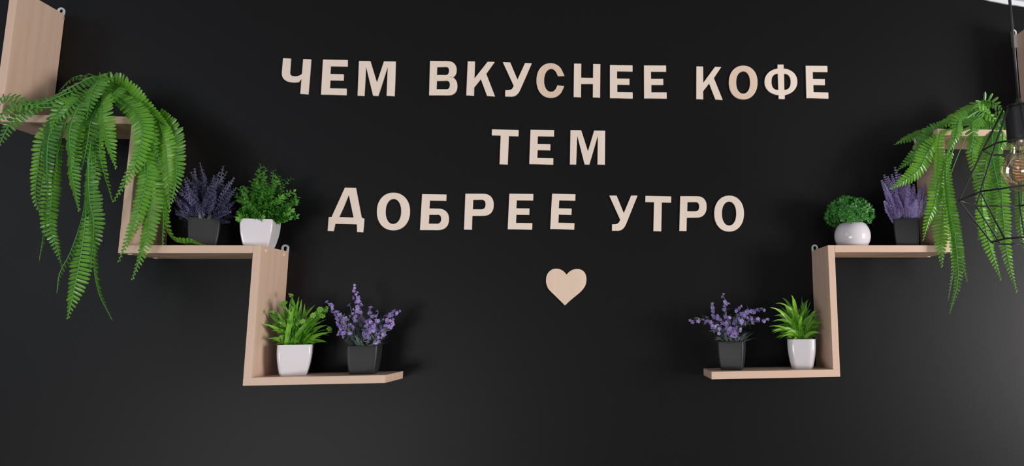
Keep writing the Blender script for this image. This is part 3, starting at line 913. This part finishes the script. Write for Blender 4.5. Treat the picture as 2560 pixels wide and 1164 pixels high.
# --- flowering lavender builder
def flowering(u, zs, label, rot, hw, h, stems, seed, leaves, taper=0.8):
    rnd = random.Random(seed)
    t = plant('potted_lavender', u, zs, label, 'potted plant', 'potted lavenders', rot)
    square_pot(t, hw, h, M['dark_pot'], taper=taper)
    fl = [floret_mesh(rnd, r) for r in (0.0064, 0.0056, 0.0074)]
    for pix, cnt, y, frac in stems:
        base = Vector((rnd.uniform(-0.018, 0.018), rnd.uniform(-0.018, 0.018), h * 0.92))
        pts = [base] + [local(t, a, b, y) for a, b in pix]
        P, ln = spline(pts, 24)
        sb = MB()
        sb.tube(P, [0.0011 - 0.0006 * i / 23 for i in range(24)], 5)
        for i in range(3, 22):
            if i / 23 < frac + 0.1:
                T_ = (P[i + 1] - P[i - 1]).normalized()
                for _ in range(3):
                    o = rdir(rnd, 0.2)
                    leaf(sb, P[i], o * 0.8 + T_ * 0.6, T_, rnd.uniform(0.012, 0.022), 0.0023, droop=0.2, rows=3)
        sb.build('stem', M['sage'], t)
        cnt = int(cnt * 1.7)
        for k in range(cnt):
            q = frac + (1 - frac) * k / max(cnt - 1, 1)
            i = min(int(q * 23), 23)
            spread = 0.0095 * (1.15 - q) / (1.15 - frac) + 0.001
            o = rdir(rnd, 0.1)
            if o.y > 0.3:
                o.y *= -1
            p = P[i] + o * spread
            d = (o + Vector((0, -0.5, 0.25))).normalized()
            e = d.to_track_quat('Z', 'Y').to_euler()
            link('floret', rnd.choice(fl), t, p, e, rnd.uniform(0.75, 1.15) * (1.05 - 0.35 * q))
    for i in range(leaves):
        mb = MB()
        a = rnd.uniform(0, 2 * pi)
        q = rnd.uniform(0.006, 0.026)
        leaf(mb, (q * cos(a), q * sin(a), h * 0.94), (cos(a), sin(a), rnd.uniform(0.4, 2.0)), (0, 0, 1), rnd.uniform(0.022, 0.042), 0.0028, droop=0.25)
        mb.build('leaf', M['sage'], t)
    return t
flowering(911, L3t, 'violet lavender with one tall spike in a dark grey pot, lowest step of left shelf', 8, 0.0300, 0.0595, [
    ([(898, 800), (892, 750), (885, 712)], 15, 0.01, 0.42),
    ([(870, 820), (845, 785), (818, 757)], 12, 0.01, 0.48),
    ([(865, 830), (850, 805), (835, 785)], 8, 0.03, 0.5),
    ([(880, 830), (862, 815), (848, 838)], 6, 0.03, 0.6),
    ([(885, 800), (880, 785), (876, 765)], 7, -0.01, 0.55),
    ([(920, 820), (928, 790), (925, 772)], 11, 0.03, 0.5),
    ([(925, 825), (938, 800), (946, 778)], 11, 0.03, 0.48),
    ([(930, 830), (935, 815), (930, 822)], 8, 0.04, 0.5),
    ([(940, 825), (970, 795), (996, 775)], 11, 0.01, 0.55),
    ([(945, 835), (970, 815), (982, 800)], 8, 0.02, 0.6),
    ([(940, 845), (955, 830), (958, 828)], 6, 0.03, 0.6),
    ([(905, 835), (915, 805), (905, 790)], 5, -0.02, 0.6),
], 41, 70)
flowering(1830, R3t, 'violet flowering lavender in a dark grey pot on the lowest step of the right shelf', -17, 0.0293, 0.063, [
    ([(1815, 800), (1815, 760), (1808, 738)], 8, -0.01, 0.62),
    ([(1800, 810), (1785, 780), (1783, 760)], 12, 0.0, 0.5),
    ([(1790, 820), (1770, 805), (1765, 800)], 8, 0.03, 0.5),
    ([(1790, 815), (1755, 800), (1722, 803)], 8, 0.01, 0.66),
    ([(1820, 820), (1825, 800), (1822, 795)], 9, 0.03, 0.45),
    ([(1825, 825), (1830, 825), (1835, 830)], 10, 0.04, 0.4),
    ([(1835, 830), (1845, 820), (1852, 826)], 9, 0.035, 0.45),
    ([(1840, 815), (1860, 785), (1875, 775)], 12, 0.02, 0.5),
    ([(1845, 815), (1875, 780), (1908, 775)], 8, -0.01, 0.62),
    ([(1850, 815), (1885, 800), (1918, 800)], 11, 0.015, 0.6),
    ([(1835, 805), (1845, 775), (1850, 765)], 7, -0.02, 0.6),
    ([(1815, 830), (1815, 815), (1812, 805)], 6, 0.02, 0.5),
], 42, 60)

# --- right, lowest step: spiky grass in a white cup
rnd = random.Random(34)
t = plant('potted_grass', 2005, R3t, 'spiky green grass in a glossy white pot beside the right shelf upright', 'potted plant', None, -17)
square_pot(t, 0.0320, 0.0655, M['white_pot'], c=0.45, taper=0.74)
tips = [(1925, 768), (1940, 755), (1954, 742), (1965, 760), (1979, 735), (1990, 750), (2003, 738), (2010, 750), (2022, 750), (2029, 752), (2035, 775), (2028, 770), (2045, 775), (2053, 785), (2060, 795), (2061, 818),
        (2058, 806), (2050, 830), (2040, 840), (2025, 835), (2015, 832), (1925, 815), (1930, 800), (1935, 835), (1945, 845), (1955, 830), (1927, 825), (1948, 800), (1962, 790), (1968, 778), (1975, 770), (1985, 780),
        (1998, 770), (2005, 790), (2015, 770), (2028, 780), (2020, 800), (2008, 815), (1995, 800), (1982, 810), (1970, 815), (1958, 815), (1988, 825), (2000, 835), (1978, 838), (2035, 815), (2045, 800), (1940, 785),
        (1950, 770), (1990, 765), (2016, 760), (2040, 790), (1962, 835), (2030, 828)]
tips = tips + [(2000 + (u - 2000) * rnd.uniform(0.7, 1.0), min(846, v + rnd.uniform(5, 30))) for u, v in tips]
for u, v in tips:
    y = rnd.uniform(-0.03, 0.042)
    tip = local(t, u + rnd.uniform(-3, 3), v + rnd.uniform(-3, 3), y)
    base = Vector((rnd.uniform(-0.014, 0.014), rnd.uniform(-0.014, 0.014), 0.062))
    blade_part(rnd, t, base, tip, rnd.uniform(0.0038, 0.0058), M['grass'], rnd.uniform(0.2, 0.5), rows=7, fold=0.35)

# --- right, middle step: clipped ball of small leaves in a round white pot
rnd = random.Random(35)
t = plant('potted_ball_shrub', 2131, R2t, 'round ball of tiny green leaves in a spherical white pot on the right shelf', 'potted plant', None, 0)
round_pot(t, 0.0420, 0.0575, M['white_pot'])
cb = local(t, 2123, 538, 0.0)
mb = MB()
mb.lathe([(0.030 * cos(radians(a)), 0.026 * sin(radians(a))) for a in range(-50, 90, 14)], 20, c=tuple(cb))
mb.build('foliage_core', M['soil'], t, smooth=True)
ros = []
for k in range(4):
    mb = MB()
    for j in range(7):
        a = 2 * pi * j / 7 + rnd.uniform(-0.3, 0.3)
        d = Vector((cos(a), sin(a), rnd.uniform(0.2, 1.1)))
        leaf(mb, (0, 0, 0), d, (0, 0, 1), rnd.uniform(0.0085, 0.0120), 0.0034, fold=0.3, droop=0.1, rows=3)
    mb.tube([(0, 0, -0.014), (0, 0, 0.001)], 0.0006, 4)
    me = bpy.data.meshes.new('leaf_rosette')
    me.from_pydata(mb.v, [], mb.f)
    me.materials.append(M['ball'])
    ros.append(me)
nr = 230
for i in range(nr):
    z = 1 - 1.42 * (i + 0.5) / nr
    a = i * 2.39996
    q = math.sqrt(1 - z * z)
    d = Vector((q * cos(a), q * sin(a), z))
    k = rnd.uniform(0.86, 1.02)
    p = cb + Vector((d.x * 0.053 * k, d.y * 0.048 * k, d.z * 0.041 * k))
    link('leaf_rosette', rnd.choice(ros), t, p, (d + rdir(rnd) * 0.35).to_track_quat('Z', 'Y').to_euler(), rnd.uniform(0.8, 1.15))

# --- right, middle step: upright violet spikes in a dark pot
rnd = random.Random(36)
t = plant('potted_lavender', 2267, R2t, 'upright soft violet lavender spikes in a dark pot under the right fern', 'potted plant', 'potted lavenders', -25)
square_pot(t, 0.0285, 0.0665, M['dark_pot'], taper=0.86)
tips = [(2238, 420), (2249, 436), (2211, 438), (2205, 453), (2220, 443), (2230, 438), (2232, 462), (2228, 470), (2250, 445), (2262, 450), (2272, 455), (2284, 462), (2276, 475), (2309, 460), (2300, 475), (2316, 492), (2305, 500),
        (2215, 480), (2240, 490), (2262, 500), (2290, 500), (2212, 505), (2280, 510), (2318, 512)]
for u, v in tips:
    y = rnd.uniform(-0.025, 0.03)
    tip = local(t, u, v, y)
    base = Vector((rnd.uniform(-0.02, 0.02), rnd.uniform(-0.02, 0.02), 0.053))
    base.x = base.x * 0.4 + tip.x * 0.35
    spike(rnd, 0, 0.0108, 'sage', M['lav_spike'], 24, t, bend_path(base, tip, 0.02), start=0.15, petals=9)

# ------------------------------------------------------------------ pendant lamp
YL = -0.42
ax = at(2561, 430, YL)
k = mpp(ax)
t = thing('pendant_lamp', (ax.x, YL, at(2551, 352, YL).z), 'black wire cage pendant lamp with a clear globe bulb at the right edge', 'lamp')
org = t.location
def hz(v): return at(2551, v, YL).z - org.z
ztop, zmid, zwide, zlow = hz(268), hz(366), hz(489), hz(600)
sock = MB()
sock.lathe([(0.0245, hz(350)), (0.0250, hz(345)), (0.0252, hz(300)), (0.0250, hz(275)), (0.0235, hz(268)), (0.008, hz(262)), (0.006, hz(252)), (0.0035, hz(246))], 72)
sock.build('socket', M['black'], t, smooth=False)
zc = cz(ax.x) + up - org.z
cb_ = MB()
cb_.tube([(0, 0, hz(250)), (0.0, 0, zc * 0.5), (0, 0, zc - 0.02)], 0.0029, 10)
cb_.build('cord', M['black'], t, smooth=True)
cn = MB()
cn.lathe([(0.048, zc - 0.026), (0.05, zc - 0.022), (0.05, zc + 0.008)], 32)
cn.build('ceiling_rose', M['black'], t)
cg = bpy.data.objects.new('cage', None)
R_W = 186 * k / 1.2
rings = [(ztop, 0.23 * R_W), (zmid, 0.585 * R_W), (zwide, R_W), (zlow, 0.56 * R_W)]
ang = [radians(140.5 + 12 + 45 * j) for j in range(8)]
wr = 0.0017
cage = None
for (z, r) in rings:
    mb = MB()
    P = [Vector((r * cos(a), r * sin(a), z)) for a in ang]
    for j in range(8):
        mb.tube([P[j], P[(j + 1) % 8]], wr, 6)
    mb.build('cage_ring', M['black'], t, smooth=True)
for a in ang:
    mb = MB()
    pts = [Vector((r * cos(a), r * sin(a), z)) for z, r in rings]
    mb.tube(pts, wr, 6)
    mb.build('cage_wire', M['black'], t, smooth=True)
mb = MB()
for j in range(0, 8, 2):
    a = ang[j]
    mb.tube([Vector((0.022 * cos(a), 0.022 * sin(a), ztop)), Vector((0.23 * R_W * cos(a), 0.23 * R_W * sin(a), ztop))], wr, 6)
mb.build('cage_bracket', M['black'], t, smooth=True)
# bulb
bz = hz(425)
rb = 65 * k / 1.2
prof = []
for i in range(20):
    a = radians(-90 + 148 * i / 19)
    prof.append((max(rb * cos(a), 0.0005), bz + rb * sin(a)))
zt = hz(352)
rn = 0.0175
zl, rl = prof[-1][1], prof[-1][0]
for i in range(1, 7):
    q = i / 6
    prof.append((rl + (rn - rl) * (q ** 0.6), zl + (zt - zl) * q))
mb = MB()
mb.lathe(prof, 48)
bulb = mb.build('bulb', M['glass'], t, smooth=True)
bulb['label'] = 'clear amber globe bulb'
mb = MB()
mb.lathe([(0.0135, zt + 0.012), (0.0135, zt - 0.006), (0.011, zt - 0.008)], 20)
mb.build('screw_base', M['steel'], bulb, smooth=True)
mb = MB()
pts = []
for i in range(241):
    a = 2 * pi * 7 * i / 240
    q = i / 240
    rr = 0.019 * (1 - 0.25 * abs(q - 0.5) * 2)
    pts.append((rr * cos(a), rr * sin(a), bz + 0.024 - 0.044 * q))
mb.tube(pts, 0.0011, 5)
mb.tube([(0.019 * 0.75, 0, bz + 0.024), (0.004, 0, zt - 0.01)], 0.0005, 4)
mb.tube([(-0.014, 0, bz - 0.02), (-0.004, 0, zt - 0.01)], 0.0005, 4)
fo = mb.build('filament', M['copper'], bulb, smooth=True)
fo['label'] = 'coiled copper filament'
mb = MB()
mb.lathe([(0.0045, zt - 0.002), (0.004, zt - 0.022), (0.0022, bz + 0.020), (0.0022, bz - 0.012), (0.001, bz - 0.016)], 12)
mb.build('glass_stem', M['glass'], bulb, smooth=True)
